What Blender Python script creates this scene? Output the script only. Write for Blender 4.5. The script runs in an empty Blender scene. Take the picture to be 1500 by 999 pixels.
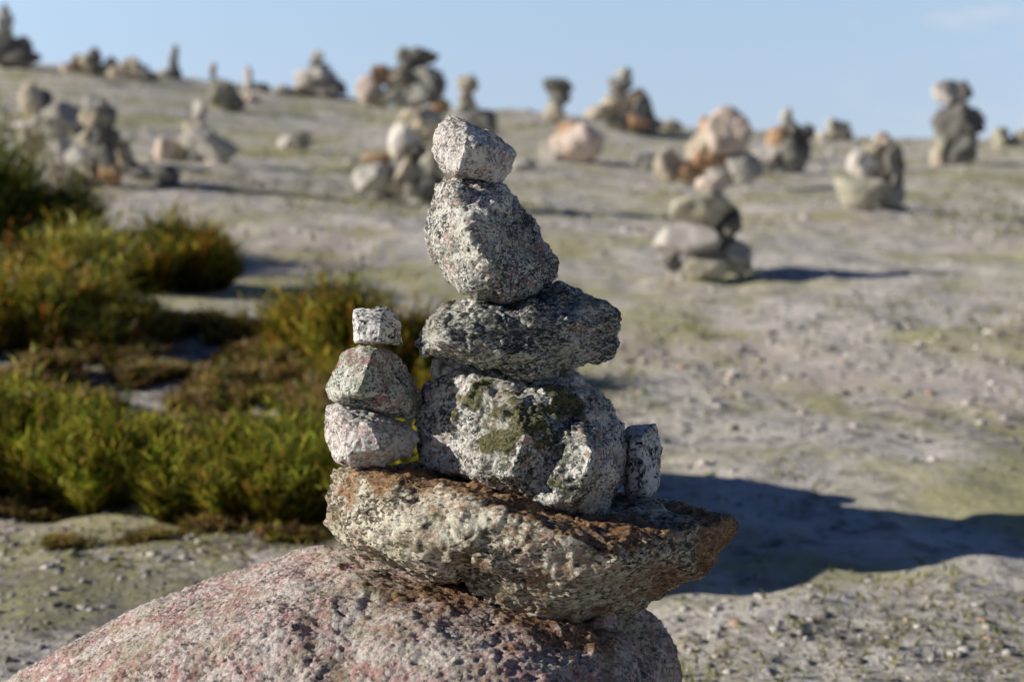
import bpy, bmesh, math, random
import numpy as np
from mathutils import Vector, Matrix, Euler

random.seed(7)
RNG = np.random.default_rng(7)
sc = bpy.context.scene
COL = sc.collection

# ------------------------------------------------------------------ camera
FPX = 2083.3
CAM = np.array([0.0, 0.0, 0.63])
PITCH = math.atan((499.5 - 225.0) / FPX)
FWD = np.array([0, math.cos(PITCH), -math.sin(PITCH)])
UPV = np.array([0, math.sin(PITCH), math.cos(PITCH)])
RGT = np.array([1.0, 0, 0])
FOCUS = 1.13
cd = bpy.data.cameras.new("camera")
cam = bpy.data.objects.new("camera", cd)
COL.objects.link(cam)
cam.location = CAM
cam.rotation_euler = (math.pi / 2 - PITCH, 0, 0)
cd.lens = 50
cd.sensor_width = 36
cd.clip_start = 0.02
cd.clip_end = 20000
cd.dof.use_dof = True
cd.dof.focus_distance = FOCUS
cd.dof.aperture_fstop = 6.0
cd.dof.aperture_blades = 0
sc.camera = cam


def P(px, py, s):
    """world point that stands at depth s along the view axis"""
    u = (px - 750.0) / FPX
    v = (499.5 - py) / FPX
    return CAM + s * (FWD + u * RGT + v * UPV)


# ------------------------------------------------------------------ noise (numpy)
def _h(ix, iy, iz, seed):
    h = (ix.astype(np.int64) * 374761393 + iy.astype(np.int64) * 668265263 +
         iz.astype(np.int64) * 2147483647 + seed * 1274126177) & 0xFFFFFFFF
    h = ((h ^ (h >> 13)) * 1274126177) & 0xFFFFFFFF
    h = ((h ^ (h >> 16)) * 2246822519) & 0xFFFFFFFF
    h = h ^ (h >> 15)
    return (h & 0xFFFFFF) / float(0xFFFFFF)


def vnoise(p, seed=0):
    i = np.floor(p).astype(np.int64)
    f = p - i
    w = f * f * f * (f * (f * 6 - 15) + 10)
    out = 0
    for dx in (0, 1):
        wx = w[:, 0] if dx else 1 - w[:, 0]
        for dy in (0, 1):
            wy = w[:, 1] if dy else 1 - w[:, 1]
            for dz in (0, 1):
                wz = w[:, 2] if dz else 1 - w[:, 2]
                out = out + wx * wy * wz * _h(i[:, 0] + dx, i[:, 1] + dy, i[:, 2] + dz, seed)
    return out * 2 - 1


def fbm(p, octaves=4, seed=0, gain=0.5):
    a, t = 1.0, 0
    q = p.copy()
    for o in range(octaves):
        t = t + a * vnoise(q, seed + o * 17)
        q = q * 2.03 + 13.7
        a *= gain
    return t


def worley(p, seed=0):
    """distance to nearest and second nearest feature, random id of nearest"""
    i = np.floor(p).astype(np.int64)
    f1 = np.full(len(p), 9.0)
    f2 = np.full(len(p), 9.0)
    idr = np.zeros(len(p))
    for dx in (-1, 0, 1):
        for dy in (-1, 0, 1):
            for dz in (-1, 0, 1):
                cx, cy, cz = i[:, 0] + dx, i[:, 1] + dy, i[:, 2] + dz
                fx = cx + _h(cx, cy, cz, seed + 1)
                fy = cy + _h(cx, cy, cz, seed + 2)
                fz = cz + _h(cx, cy, cz, seed + 3)
                d = np.sqrt((fx - p[:, 0]) ** 2 + (fy - p[:, 1]) ** 2 + (fz - p[:, 2]) ** 2)
                r = _h(cx, cy, cz, seed + 4)
                near = d < f1
                f2 = np.where(near, f1, np.minimum(f2, d))
                idr = np.where(near, r, idr)
                f1 = np.where(near, d, f1)
    return f1, f2, idr


# ------------------------------------------------------------------ terrain
ZX = np.array([-60, -20, -11, -7.9, -5.3, -3.7, -2.4, -0.53, 2.64, 4.75, 7.9, 14, 30, 80.0])
ZZ = np.array([2.6, 2.4, 2.15, 1.98, 1.86, 1.62, 1.44, 1.27, 1.0, 0.90, 0.86, 0.85, 0.85, 0.85])
YC = 22.0


def terrain(x, y):
    x = np.atleast_1d(np.asarray(x, float))
    y = np.atleast_1d(np.asarray(y, float))
    zc = np.zeros_like(x)
    for k in (-0.8, -0.4, 0, 0.4, 0.8):
        zc += np.interp(x + k, ZX, ZZ) / 5
    t = np.clip((y - 2.4) / (YC - 2.4), 0, 1)
    z = zc * (t ** 1.0)
    b = np.clip(y - YC, 0, None)
    z = z - np.minimum(0.012 * b ** 1.6, 5.0)
    p = np.stack([x, y, 0 * x], 1)
    z = z - 0.025 * np.clip(x, -4, 5) * np.exp(-((y - 7) / 3.2) ** 2)
    near = np.clip((y + 2) / 4, 0.3, 1) * np.clip(1 - (y - 60) / 200, 0, 1)
    amp = 0.25 + 0.75 * np.clip((y - 2) / 6, 0, 1)
    z = z + near * amp * (0.055 * vnoise(p * 0.45, 3) + 0.03 * vnoise(p * 1.1, 4) + 0.035 * np.clip((y - 12) / 10, 0, 1) * vnoise(p * 2.3, 14))
    z = z + near * (0.012 * vnoise(p * 2.9, 5) + 0.006 * vnoise(p * 7.3, 6))
    z = z + near * np.clip(1 - (y - 8) / 10, 0, 1) * (0.008 * vnoise(p * 11.0, 8) + 0.006 * np.abs(vnoise(p * 19.0, 9)))
    # shallow wheel-worn hollow and the low bank the heather grows on
    bank = np.exp(-((x + 1.3) / 0.9) ** 2 - ((y - 4.3) / 0.9) ** 2)
    z = z + 0.05 * bank
    return z


def ground(px, py, smax=21.5):
    """point of the ground under a picture point of the photograph"""
    for extra in range(0, 60):
        s = np.concatenate([np.arange(1.2, 8, 0.02), np.arange(8, smax, 0.05)])
        u = (px - 750.0) / FPX
        v = (499.5 - py - extra) / FPX
        v = (499.5 - (py + extra)) / FPX
        d = FWD + u * RGT + v * UPV
        pts = CAM[None] + s[:, None] * d[None]
        hit = np.nonzero(pts[:, 2] <= terrain(pts[:, 0], pts[:, 1]))[0]
        if len(hit):
            return pts[hit[0]], s[hit[0]]
    return pts[-1], s[-1]


# ------------------------------------------------------------------ mesh helpers
def mesh_from(name, verts, faces):
    me = bpy.data.meshes.new(name)
    me.from_pydata([tuple(v) for v in verts], [], faces)
    me.update()
    return me


def quick_mesh(name, V, F, n):
    """V (N,3), F (M,n) arrays -> mesh, fast"""
    me = bpy.data.meshes.new(name)
    me.vertices.add(len(V))
    me.vertices.foreach_set("co", np.asarray(V, np.float32).ravel())
    me.loops.add(len(F) * n)
    me.loops.foreach_set("vertex_index", np.asarray(F, np.int32).ravel())
    me.polygons.add(len(F))
    me.polygons.foreach_set("loop_start", np.arange(0, len(F) * n, n, dtype=np.int32))
    me.polygons.foreach_set("loop_total", np.full(len(F), n, dtype=np.int32))
    me.update(calc_edges=True)
    me.validate()
    return me


def smooth(me, on=True):
    me.polygons.foreach_set("use_smooth", [on] * len(me.polygons))


def add_col(me, name, rgb):
    a = me.attributes.new(name, 'FLOAT_COLOR', 'POINT')
    c = np.ones((len(rgb), 4), np.float32)
    c[:, :3] = rgb
    a.data.foreach_set("color", c.ravel())


def add_val(me, name, v):
    a = me.attributes.new(name, 'FLOAT', 'POINT')
    a.data.foreach_set("value", np.asarray(v, np.float32))


def tag(o, label=None, cat=None, group=None, kind=None):
    if label: o["label"] = label
    if cat: o["category"] = cat
    if group: o["group"] = group
    if kind: o["kind"] = kind
    return o


def link(name, me, mat, loc=(0, 0, 0)):
    o = bpy.data.objects.new(name, me)
    COL.objects.link(o)
    o.location = loc
    if mat: me.materials.append(mat)
    return o


# ------------------------------------------------------------------ materials
class NT:
    def __init__(self, name):
        self.m = bpy.data.materials.new(name)
        self.m.use_nodes = True
        self.t = self.m.node_tree
        self.t.nodes.clear()

    def n(self, typ, **kw):
        nd = self.t.nodes.new(typ)
        for k, v in kw.items():
            if k in nd.inputs:
                nd.inputs[k].default_value = v
            else:
                setattr(nd, k, v)
        return nd

    def l(self, a, b):
        self.t.links.new(a, b)

    def math(self, op, a, b=0.0, c=None, clamp=False):
        nd = self.t.nodes.new('ShaderNodeMath')
        nd.operation = op
        nd.use_clamp = clamp
        for i, v in enumerate((a, b, c)):
            if v is None: continue
            if isinstance(v, (int, float)):
                nd.inputs[i].default_value = v
            else:
                self.l(v, nd.inputs[i])
        return nd.outputs[0]

    def mix(self, fac, a, b):
        nd = self.t.nodes.new('ShaderNodeMix')
        nd.data_type = 'RGBA'
        for s, v in ((nd.inputs[0], fac), (nd.inputs[6], a), (nd.inputs[7], b)):
            if isinstance(v, (int, float)):
                s.default_value = v
            elif isinstance(v, tuple):
                s.default_value = (v[0], v[1], v[2], 1)
            else:
                self.l(v, s)
        return nd.outputs[2]

    def ramp(self, fac, stops, interp='LINEAR'):
        nd = self.t.nodes.new('ShaderNodeValToRGB')
        cr = nd.color_ramp
        cr.interpolation = interp
        while len(cr.elements) < len(stops): cr.elements.new(0.5)
        for e, (p, c) in zip(cr.elements, stops):
            e.position = p
            e.color = (c, c, c, 1) if isinstance(c, (int, float)) else (c[0], c[1], c[2], 1)
        self.l(fac, nd.inputs[0])
        return nd.outputs[0]

    def noise(self, vec, scale, detail=4, rough=0.6, dist=0.0):
        nd = self.n('ShaderNodeTexNoise')
        nd.inputs['Scale'].default_value = scale
        nd.inputs['Detail'].default_value = detail
        nd.inputs['Roughness'].default_value = rough
        nd.inputs['Distortion'].default_value = dist
        self.l(vec, nd.inputs['Vector'])
        return nd

    def vor(self, vec, scale, feature='F1'):
        nd = self.n('ShaderNodeTexVoronoi')
        nd.feature = feature
        nd.inputs['Scale'].default_value = scale
        self.l(vec, nd.inputs['Vector'])
        return nd

    def coords(self):
        tc = self.n('ShaderNodeTexCoord')
        oi = self.n('ShaderNodeObjectInfo')
        off = self.math('MULTIPLY', oi.outputs['Random'], 37.0)
        cb = self.n('ShaderNodeCombineXYZ')
        for i in range(3): self.l(off, cb.inputs[i])
        va = self.n('ShaderNodeVectorMath', operation='ADD')
        self.l(tc.outputs['Object'], va.inputs[0])
        self.l(cb.outputs[0], va.inputs[1])
        return va.outputs[0]

    def warp(self, vec, scale, amount):
        nz = self.noise(vec, scale, 3, 0.6)
        sub = self.n('ShaderNodeVectorMath', operation='SUBTRACT')
        self.l(nz.outputs['Color'], sub.inputs[0])
        sub.inputs[1].default_value = (0.5, 0.5, 0.5)
        sca = self.n('ShaderNodeVectorMath', operation='SCALE')
        self.l(sub.outputs[0], sca.inputs[0])
        sca.inputs['Scale'].default_value = amount
        add = self.n('ShaderNodeVectorMath', operation='ADD')
        self.l(vec, add.inputs[0])
        self.l(sca.outputs[0], add.inputs[1])
        return add.outputs[0]

    def attr(self, name):
        nd = self.n('ShaderNodeAttribute')
        nd.attribute_name = name
        return nd

    def finish(self, color, rough=0.85, height=None, bump=0.5, dist=0.002, spec=0.25, translucent=0.0):
        out = self.n('ShaderNodeOutputMaterial')
        b = self.n('ShaderNodeBsdfPrincipled')
        b.inputs['Specular IOR Level'].default_value = spec
        if isinstance(rough, (int, float)):
            b.inputs['Roughness'].default_value = rough
        else:
            self.l(rough, b.inputs['Roughness'])
        self.l(color, b.inputs['Base Color'])
        if height is not None:
            bp = self.n('ShaderNodeBump')
            bp.inputs['Strength'].default_value = bump
            bp.inputs['Distance'].default_value = dist
            self.l(height, bp.inputs['Height'])
            self.l(bp.outputs[0], b.inputs['Normal'])
        sh = b.outputs[0]
        if translucent > 0:
            tr = self.n('ShaderNodeBsdfTranslucent')
            self.l(color, tr.inputs['Color'])
            mx = self.n('ShaderNodeMixShader')
            mx.inputs[0].default_value = translucent
            self.l(sh, mx.inputs[1])
            self.l(tr.outputs[0], mx.inputs[2])
            sh = mx.outputs[0]
        self.l(sh, out.inputs['Surface'])
        return self.m


def granite(name, dark, mid, light, bias=0.53, contrast=1.0, pink=(0.5, 0.27, 0.24), pink_amt=0.3,
            stain=None, stain_amt=0.0, grain=1.0, bump=0.6, layer=None):
    """speckled crystalline rock; attributes 'moss' and 'rust' add growth and iron stain"""
    t = NT(name)
    v = t.coords()
    if layer:
        mp = t.n('ShaderNodeMapping')
        mp.inputs['Rotation'].default_value = layer[0]
        mp.inputs['Scale'].default_value = (0.75, 0.75, layer[1])
        t.l(v, mp.inputs['Vector'])
        v = mp.outputs[0]
    w = t.warp(v, 220, 0.0035)
    v1 = t.vor(w, 620 / grain)
    v2 = t.vor(w, 300 / grain)
    r1 = t.n('ShaderNodeSeparateColor'); t.l(v1.outputs['Color'], r1.inputs[0])
    r2 = t.n('ShaderNodeSeparateColor'); t.l(v2.outputs['Color'], r2.inputs[0])
    n0 = t.noise(w, 16, 4, 0.6, 0.2).outputs['Fac']
    n1 = t.noise(w, 42, 8, 0.74, 0.15).outputs['Fac']
    n2 = t.noise(w, 380 / grain, 4, 0.75).outputs['Fac']
    # value in 0..1
    val = t.math('MULTIPLY', n1, 1.05)
    val = t.math('ADD', val, t.math('MULTIPLY', n2, 0.75))
    val = t.math('ADD', val, t.math('MULTIPLY', r1.outputs[0], 0.36))
    val = t.math('ADD', val, t.math('MULTIPLY', r2.outputs[0], 0.20))
    val = t.math('ADD', val, t.math('MULTIPLY', n0, 0.8))
    val = t.math('SUBTRACT', val, 1.545)
    val = t.math('MULTIPLY_ADD', val, 1.38 * contrast, bias)
    c = t.ramp(val, [(0.18, dark), (0.38, tuple(0.45 * (a + b) for a, b in zip(dark, mid))), (0.52, mid),
                     (0.68, light), (0.9, tuple(min(0.85, 1.12 * a) for a in light))])
    # pink feldspar crystals, in clouds
    pm = t.math('MULTIPLY', t.math('GREATER_THAN', r2.outputs[1], 1 - pink_amt),
                t.ramp(t.noise(v, 30, 3, 0.6).outputs['Fac'], [(0.46, 0.0), (0.56, 1.0)]))
    pm = t.math('MULTIPLY', pm, t.ramp(val, [(0.35, 0.15), (0.6, 0.9)]))
    c = t.mix(pm, c, pink)
    if stain:
        sm = t.ramp(t.noise(v, 22, 6, 0.7, 0.8).outputs['Fac'], [(0.48, 0.0), (0.62, 1.0)])
        sm = t.math('MULTIPLY', sm, stain_amt)
        c = t.mix(sm, c, t.mix(n2, tuple(0.5 * x for x in stain), tuple(min(1, 1.5 * x) for x in stain)))
    # iron stain and soil, with the slab's painted shade in the same mask
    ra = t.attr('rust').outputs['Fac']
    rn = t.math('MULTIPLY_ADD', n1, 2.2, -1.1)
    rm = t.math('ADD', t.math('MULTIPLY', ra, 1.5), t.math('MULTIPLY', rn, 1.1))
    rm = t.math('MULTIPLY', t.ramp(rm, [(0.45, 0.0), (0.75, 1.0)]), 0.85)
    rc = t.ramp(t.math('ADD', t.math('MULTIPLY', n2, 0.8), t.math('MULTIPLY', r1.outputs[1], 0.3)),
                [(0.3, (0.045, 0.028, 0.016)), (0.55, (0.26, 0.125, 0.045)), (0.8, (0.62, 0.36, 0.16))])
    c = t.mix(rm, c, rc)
    ma = t.attr('moss').outputs['Fac']
    mm = t.math('ADD', t.math('MULTIPLY', ma, 1.5), t.math('MULTIPLY_ADD', n1, 1.6, -0.85))
    mm = t.math('MULTIPLY', t.ramp(mm, [(0.48, 0.0), (0.85, 1.0)]), 0.88)
    mc = t.ramp(t.math('ADD', t.math('MULTIPLY', n2, 0.8), t.math('MULTIPLY', r1.outputs[2], 0.25)),
                [(0.3, (0.03, 0.033, 0.012)), (0.5, (0.15, 0.15, 0.045)), (0.8, (0.36, 0.34, 0.14))])
    c = t.mix(mm, c, mc)
    h = t.math('ADD', t.math('MULTIPLY', n2, 1.1), t.math('MULTIPLY', n1, 1.2))
    h = t.math('ADD', h, t.math('MULTIPLY', r1.outputs[1], 0.22))
    h = t.math('SUBTRACT', h, t.math('MULTIPLY', v2.outputs['Distance'], 0.5))
    h = t.math('ADD', h, t.math('MULTIPLY', mm, t.math('MULTIPLY', n2, 1.6)))
    ro = t.ramp(r1.outputs[0], [(0.0, 0.95), (0.8, 0.85), (1.0, 0.5)])
    return t.finish(c, ro, h, min(1.0, bump * 1.3), 0.0035, 0.35)


def rock_mat(name, base, second, lichen=0.25):
    """plain weathered rock for the cairns further off"""
    t = NT(name)
    v = t.coords()
    n1 = t.noise(v, 9, 7, 0.7, 0.5).outputs['Fac']
    n2 = t.noise(v, 60, 5, 0.7).outputs['Fac']
    vv = t.math('ADD', t.math('MULTIPLY', n1, 0.7), t.math('MULTIPLY', n2, 0.5))
    c = t.ramp(vv, [(0.38, tuple(0.3 * x for x in base)), (0.55, base), (0.68, second), (0.85, tuple(min(.8, 1.25 * x) for x in second))])
    oi = t.n('ShaderNodeObjectInfo')
    lm = t.ramp(t.noise(v, 14, 4, 0.6).outputs['Fac'], [(0.55, 0.0), (0.66, 1.0)])
    c = t.mix(t.math('MULTIPLY', lm, lichen), c, (0.16, 0.16, 0.06))
    hsv = t.n('ShaderNodeHueSaturation')
    t.l(c, hsv.inputs['Color'])
    t.l(t.math('MULTIPLY_ADD', oi.outputs['Random'], 0.4, 0.8), hsv.inputs['Value'])
    return t.finish(hsv.outputs[0], 0.9, t.math('ADD', n1, n2), 0.6, 0.02, 0.2)


def soil_mat():
    t = NT("gravelly_soil")
    tc = t.n('ShaderNodeTexCoord')
    v = tc.outputs['Object']
    n1 = t.noise(v, 6, 8, 0.72, 0.5).outputs['Fac']
    n2 = t.noise(v, 38, 6, 0.75).outputs['Fac']
    n3 = t.noise(v, 15, 4, 0.6, 0.4).outputs['Fac']
    vo = t.vor(t.warp(v, 40, 0.02), 60)
    rs = t.n('ShaderNodeSeparateColor'); t.l(vo.outputs['Color'], rs.inputs[0])
    val = t.math('ADD', t.math('MULTIPLY', n1, 0.75), t.math('MULTIPLY', n2, 0.55))
    val = t.math('ADD', val, t.math('MULTIPLY', rs.outputs[0], 0.2))
    val = t.math('SUBTRACT', val, 0.25)
    c = t.ramp(val, [(0.26, (0.15, 0.138, 0.122)), (0.35, (0.50, 0.46, 0.405)), (0.46, (0.77, 0.715, 0.635)), (0.64, (0.87, 0.815, 0.73))])
    cl = t.ramp(n3, [(0.36, 1.0), (0.46, 0.0)])
    c = t.mix(t.math('MULTIPLY', cl, 0.6), c, (0.22, 0.20, 0.18))
    # sandy pinkish wear
    sm = t.ramp(t.noise(v, 0.8, 4, 0.55, 0.5).outputs['Fac'], [(0.55, 0.0), (0.66, 1.0)])
    sm = t.math('MULTIPLY', sm, 0.5)
    sb = t.math('ADD', t.math('MULTIPLY', t.attr('sand').outputs['Fac'], 1.6), t.math('MULTIPLY_ADD', n1, 1.4, -1.1))
    sm = t.math('MAXIMUM', sm, t.math('MULTIPLY', t.ramp(sb, [(0.25, 0.0), (0.6, 1.0)]), 0.85))
    c = t.mix(sm, c, t.mix(n2, (0.66, 0.555, 0.48), (0.84, 0.74, 0.66)))
    # dark heathy soil
    dm = t.ramp(t.noise(v, 2.1, 6, 0.65, 0.6).outputs['Color'], [(0.53, 0.0), (0.66, 1.0)])
    c = t.mix(t.math('MULTIPLY', dm, 0.5), c, t.mix(n2, (0.07, 0.062, 0.052), (0.34, 0.30, 0.25)))
    dp = t.math('ADD', t.math('MULTIPLY', t.attr('dirt_shade').outputs['Fac'], 0.9), t.math('MULTIPLY_ADD', n3, 2.4, -1.35))  # dark dirt patches, plus shade painted into the left hollow
    dp = t.math('MULTIPLY', t.ramp(dp, [(0.30, 0.0), (0.62, 1.0)]), 0.8)
    c = t.mix(dp, c, t.mix(n2, (0.05, 0.046, 0.042), (0.26, 0.235, 0.21)))
    # moss and lichen
    mm = t.ramp(t.math('ADD', t.math('MULTIPLY', t.noise(v, 1.3, 6, 0.68, 0.7).outputs['Fac'], 0.8), t.math('MULTIPLY', n2, 0.25)),
                [(0.50, 0.0), (0.60, 1.0)])
    c = t.mix(t.math('MULTIPLY', mm, 0.75), c, t.mix(n2, (0.24, 0.24, 0.08), (0.70, 0.67, 0.30)))
    h = t.math('ADD', t.math('MULTIPLY', n1, 2.0), t.math('MULTIPLY', n2, 0.7))
    h = t.math('ADD', h, t.math('MULTIPLY', rs.outputs[1], 0.25))
    return t.finish(c, 0.95, h, 0.6, 0.035, 0.1)


def attr_mat(name, rough=0.9, translucent=0.0, vary=True):
    t = NT(name)
    a = t.attr('col').outputs['Color']
    if vary:
        tc = t.n('ShaderNodeTexCoord')
        nz = t.noise(tc.outputs['Object'], 300, 3, 0.7).outputs['Fac']
        hs = t.n('ShaderNodeHueSaturation')
        t.l(a, hs.inputs['Color'])
        t.l(t.math('MULTIPLY_ADD', nz, 1.0, 0.5), hs.inputs['Value'])
        a = hs.outputs[0]
    return t.finish(a, rough, None, translucent=translucent, spec=0.15)


# ------------------------------------------------------------------ rocks of the near cairn
def hull_bm(bm, pts):
    vs = [bm.verts.new(tuple(p)) for p in pts]
    r = bmesh.ops.convex_hull(bm, input=vs)
    junk = [e for e in r['geom_interior'] if isinstance(e, bmesh.types.BMVert)]
    junk += [e for e in r['geom_unused'] if isinstance(e, bmesh.types.BMVert)]
    if junk: bmesh.ops.delete(bm, geom=list(set(junk)), context='VERTS')


def sculpt_rock(name, hulls, voxel, amps, seed, mat, soft=4, moss=(), rust=(), foliation=None, brown=()):
    """union of convex chunks -> dense skin -> several scales of chipped relief"""
    parts = [[P(x, y, S0 + d) for (x, y, d) in h] for h in hulls]
    allp = np.concatenate([np.array(h) for h in parts])
    c0 = 0.5 * (allp.min(0) + allp.max(0))
    tmp = bpy.data.meshes.new("tmp")
    bm = bmesh.new()
    for h in parts:
        b2 = bmesh.new()
        hull_bm(b2, [p - c0 for p in h])
        m2 = bpy.data.meshes.new("tmp2"); b2.to_mesh(m2); b2.free()
        bm.from_mesh(m2); bpy.data.meshes.remove(m2)
    bmesh.ops.recalc_face_normals(bm, faces=bm.faces)
    bm.to_mesh(tmp); bm.free()
    to = bpy.data.objects.new("tmp", tmp); COL.objects.link(to)
    md = to.modifiers.new("r", 'REMESH'); md.mode = 'VOXEL'; md.voxel_size = voxel; md.adaptivity = 0
    ms = to.modifiers.new("s", 'SMOOTH'); ms.factor = 0.5; ms.iterations = soft
    dg = bpy.context.evaluated_depsgraph_get()
    me = bpy.data.meshes.new_from_object(to.evaluated_get(dg))
    bpy.data.objects.remove(to); bpy.data.meshes.remove(tmp)
    me.name = name
    n = len(me.vertices)
    co = np.empty(n * 3, np.float32); me.vertices.foreach_get("co", co); co = co.reshape(-1, 3).astype(float)
    no = np.empty(n * 3, np.float32); me.vertex_normals.foreach_get("vector", no); no = no.reshape(-1, 3).astype(float)
    a0, a1, a2, a3 = amps
    q = co + seed * 3.7
    if foliation is not None:          # layered rock: relief is stretched along the layers
        ax = np.array(foliation[0], float); ax /= np.linalg.norm(ax)
        k = foliation[1]
        q2 = q + (co @ ax)[:, None] * ax[None] * (k - 1)
    else:
        q2 = q
    wob = 0.006 * np.stack([fbm(q * 60, 2, seed + 50 + k) for k in range(3)], 1)
    a1, a2, a3 = a1 * 0.62, a2 * 0.42, a3 * 0.5
    d = a0 * 0.8 * fbm(q * 18, 3, seed)
    # broad flat chips: every cell is a small tilted plane
    wb = q2 + 0.012 * np.stack([fbm(q * 30, 2, seed + 70 + k) for k in range(3)], 1)
    f1, f2, idr = worley(wb * 26, seed + 77)
    gx_ = np.stack([np.sin(idr * 91.7), np.sin(idr * 57.3 + 1), np.sin(idr * 131.1 + 2)], 1)
    d += a1 * 0.9 * np.sin((gx_ * wb).sum(1) * 60 + idr * 40) * np.clip((f2 - f1) * 6, 0, 1)
    f1, f2, idr = worley((q2 + wob) * 42, seed)
    d += a1 * ((idr - 0.5) * 1.3 * np.clip((f2 - f1) * 5, 0, 1) - 0.5 * np.exp(-((f2 - f1) * 9) ** 2))
    f1, f2, idr = worley((q2 + wob) * 105, seed + 9)
    d += a2 * ((idr - 0.5) * 1.5 * np.clip((f2 - f1) * 4, 0, 1) - 0.35 * np.exp(-((f2 - f1) * 8) ** 2))
    d += a2 * 0.9 * (1 - np.abs(fbm(q2 * 75, 3, seed + 21)) * 1.6)
    f1, f2, idr = worley((q + wob) * 260, seed + 19)
    d += a3 * ((idr - 0.5) * 1.2 + (0.45 - f1))
    d += a3 * 1.0 * fbm(q2 * 330, 3, seed + 31, 0.65)
    if len(moss):
        w0 = co + c0
        mz = np.zeros(n)
        for (x, y, dd, r, a) in moss:
            mz = np.maximum(mz, np.exp(-(np.sum((w0 - P(x, y, S0 + dd)) ** 2, 1)) / (r * r)) * a)
        mz = np.clip(mz * 1.5 + 0.8 * fbm(q * 70, 3, seed + 61) - 0.75, 0, 1) ** 0.7
        d += mz * (0.0022 + 0.0018 * fbm(q * 420, 2, seed + 62))
    else:
        mz = None
    nv = co + no * d[:, None]
    me.vertices.foreach_set("co", nv.astype(np.float32).ravel())
    me.update()
    wco = nv + c0
    mv = np.zeros(n); rv = np.zeros(n)
    for arr, blobs in ((mv, moss), (rv, rust)):
        for (x, y, dd, r, a) in blobs:
            b = P(x, y, S0 + dd)
            g = np.exp(-(np.sum((wco - b) ** 2, 1)) / (r * r)) * a
            np.maximum(arr, g, out=arr)
    if mz is not None:
        mv = mz * 1.0
    if len(rust):
        up = np.clip(no[:, 2] * 1.6 - 0.35, 0, 1)
        rv = rv * (0.35 + 0.65 * up)
    for (x, y, dd, r, a) in brown:  # brown blobs that paint shade, laid into the rust mask
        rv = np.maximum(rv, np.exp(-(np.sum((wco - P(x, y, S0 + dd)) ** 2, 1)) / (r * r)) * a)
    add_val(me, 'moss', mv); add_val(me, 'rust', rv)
    smooth(me)
    return link(name, me, mat, c0)


S0 = 1.2


def outline(pts, dz=0.0, back=0.06, k=0.7, edge=0.0):
    """silhouette at its own depth and a smaller outline behind it"""
    cx = sum(p[0] for p in pts) / len(pts); cy = sum(p[1] for p in pts) / len(pts)
    o = [(x, y, dz) for x, y in pts]
    o += [(cx + (x - cx) * k, cy + (y - cy) * k, dz + back) for x, y in pts]
    return o


G_top = granite("pink_white_granite", (0.06, 0.058, 0.06), (0.42, 0.385, 0.37), (0.82, 0.75, 0.69), 0.66, 1.0, (0.64, 0.40, 0.36), 0.38)
G_grey = granite("grey_gneiss", (0.032, 0.04, 0.043), (0.25, 0.265, 0.26), (0.80, 0.76, 0.68), 0.54, 1.05, (0.55, 0.32, 0.30), 0.28, (0.16, 0.17, 0.10), 0.35, 0.9)
G_dark = granite("dark_gneiss", (0.026, 0.032, 0.035), (0.19, 0.205, 0.20), (0.64, 0.62, 0.55), 0.51, 0.9, (0.46, 0.32, 0.28), 0.15, (0.13, 0.14, 0.08), 0.45, 1.1, 0.6, ((0, 0.5, 0), 1.4))
G_main = granite("mossy_gneiss", (0.032, 0.038, 0.04), (0.32, 0.33, 0.315), (0.84, 0.79, 0.71), 0.59, 1.05, (0.62, 0.40, 0.36), 0.25, (0.15, 0.16, 0.075), 0.45, 1.3, 0.7)
G_white = granite("white_granite", (0.09, 0.083, 0.08), (0.50, 0.465, 0.44), (0.82, 0.77, 0.72), 0.66, 0.95, (0.64, 0.46, 0.42), 0.2, None, 0, 1.2)
G_cube = granite("salt_and_pepper_granite", (0.025, 0.028, 0.031), (0.40, 0.395, 0.38), (0.82, 0.79, 0.73), 0.56, 1.4, (0.58, 0.40, 0.34), 0.1, None, 0, 1.7)
G_green = granite("greenish_gneiss", (0.035, 0.043, 0.04), (0.26, 0.295, 0.255), (0.72, 0.71, 0.62), 0.55, 0.95, (0.50, 0.23, 0.24), 0.5, (0.17, 0.20, 0.12), 0.5, 1.1)
G_slab = granite("brown_schist", (0.034, 0.03, 0.023), (0.33, 0.29, 0.215), (0.82, 0.74, 0.60), 0.60, 1.05, (0.62, 0.46, 0.36), 0.35, (0.20, 0.165, 0.07), 0.55, 1.5, 0.9, ((0, 0.45, 0), 1.35))
G_boul = granite("pink_boulder_granite", (0.08, 0.066, 0.062), (0.51, 0.385, 0.355), (0.84, 0.70, 0.63), 0.68, 1.0, (0.70, 0.40, 0.37), 0.6, (0.33, 0.31, 0.15), 0.5, 1.4, 0.9)

HG = "stones balanced in the sharp foreground cairn"


def hero(name, label, *a, cat="stone", **k):
    o = sculpt_rock(name, *a, **k)
    tag(o, label, cat, HG)
    return o


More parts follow.
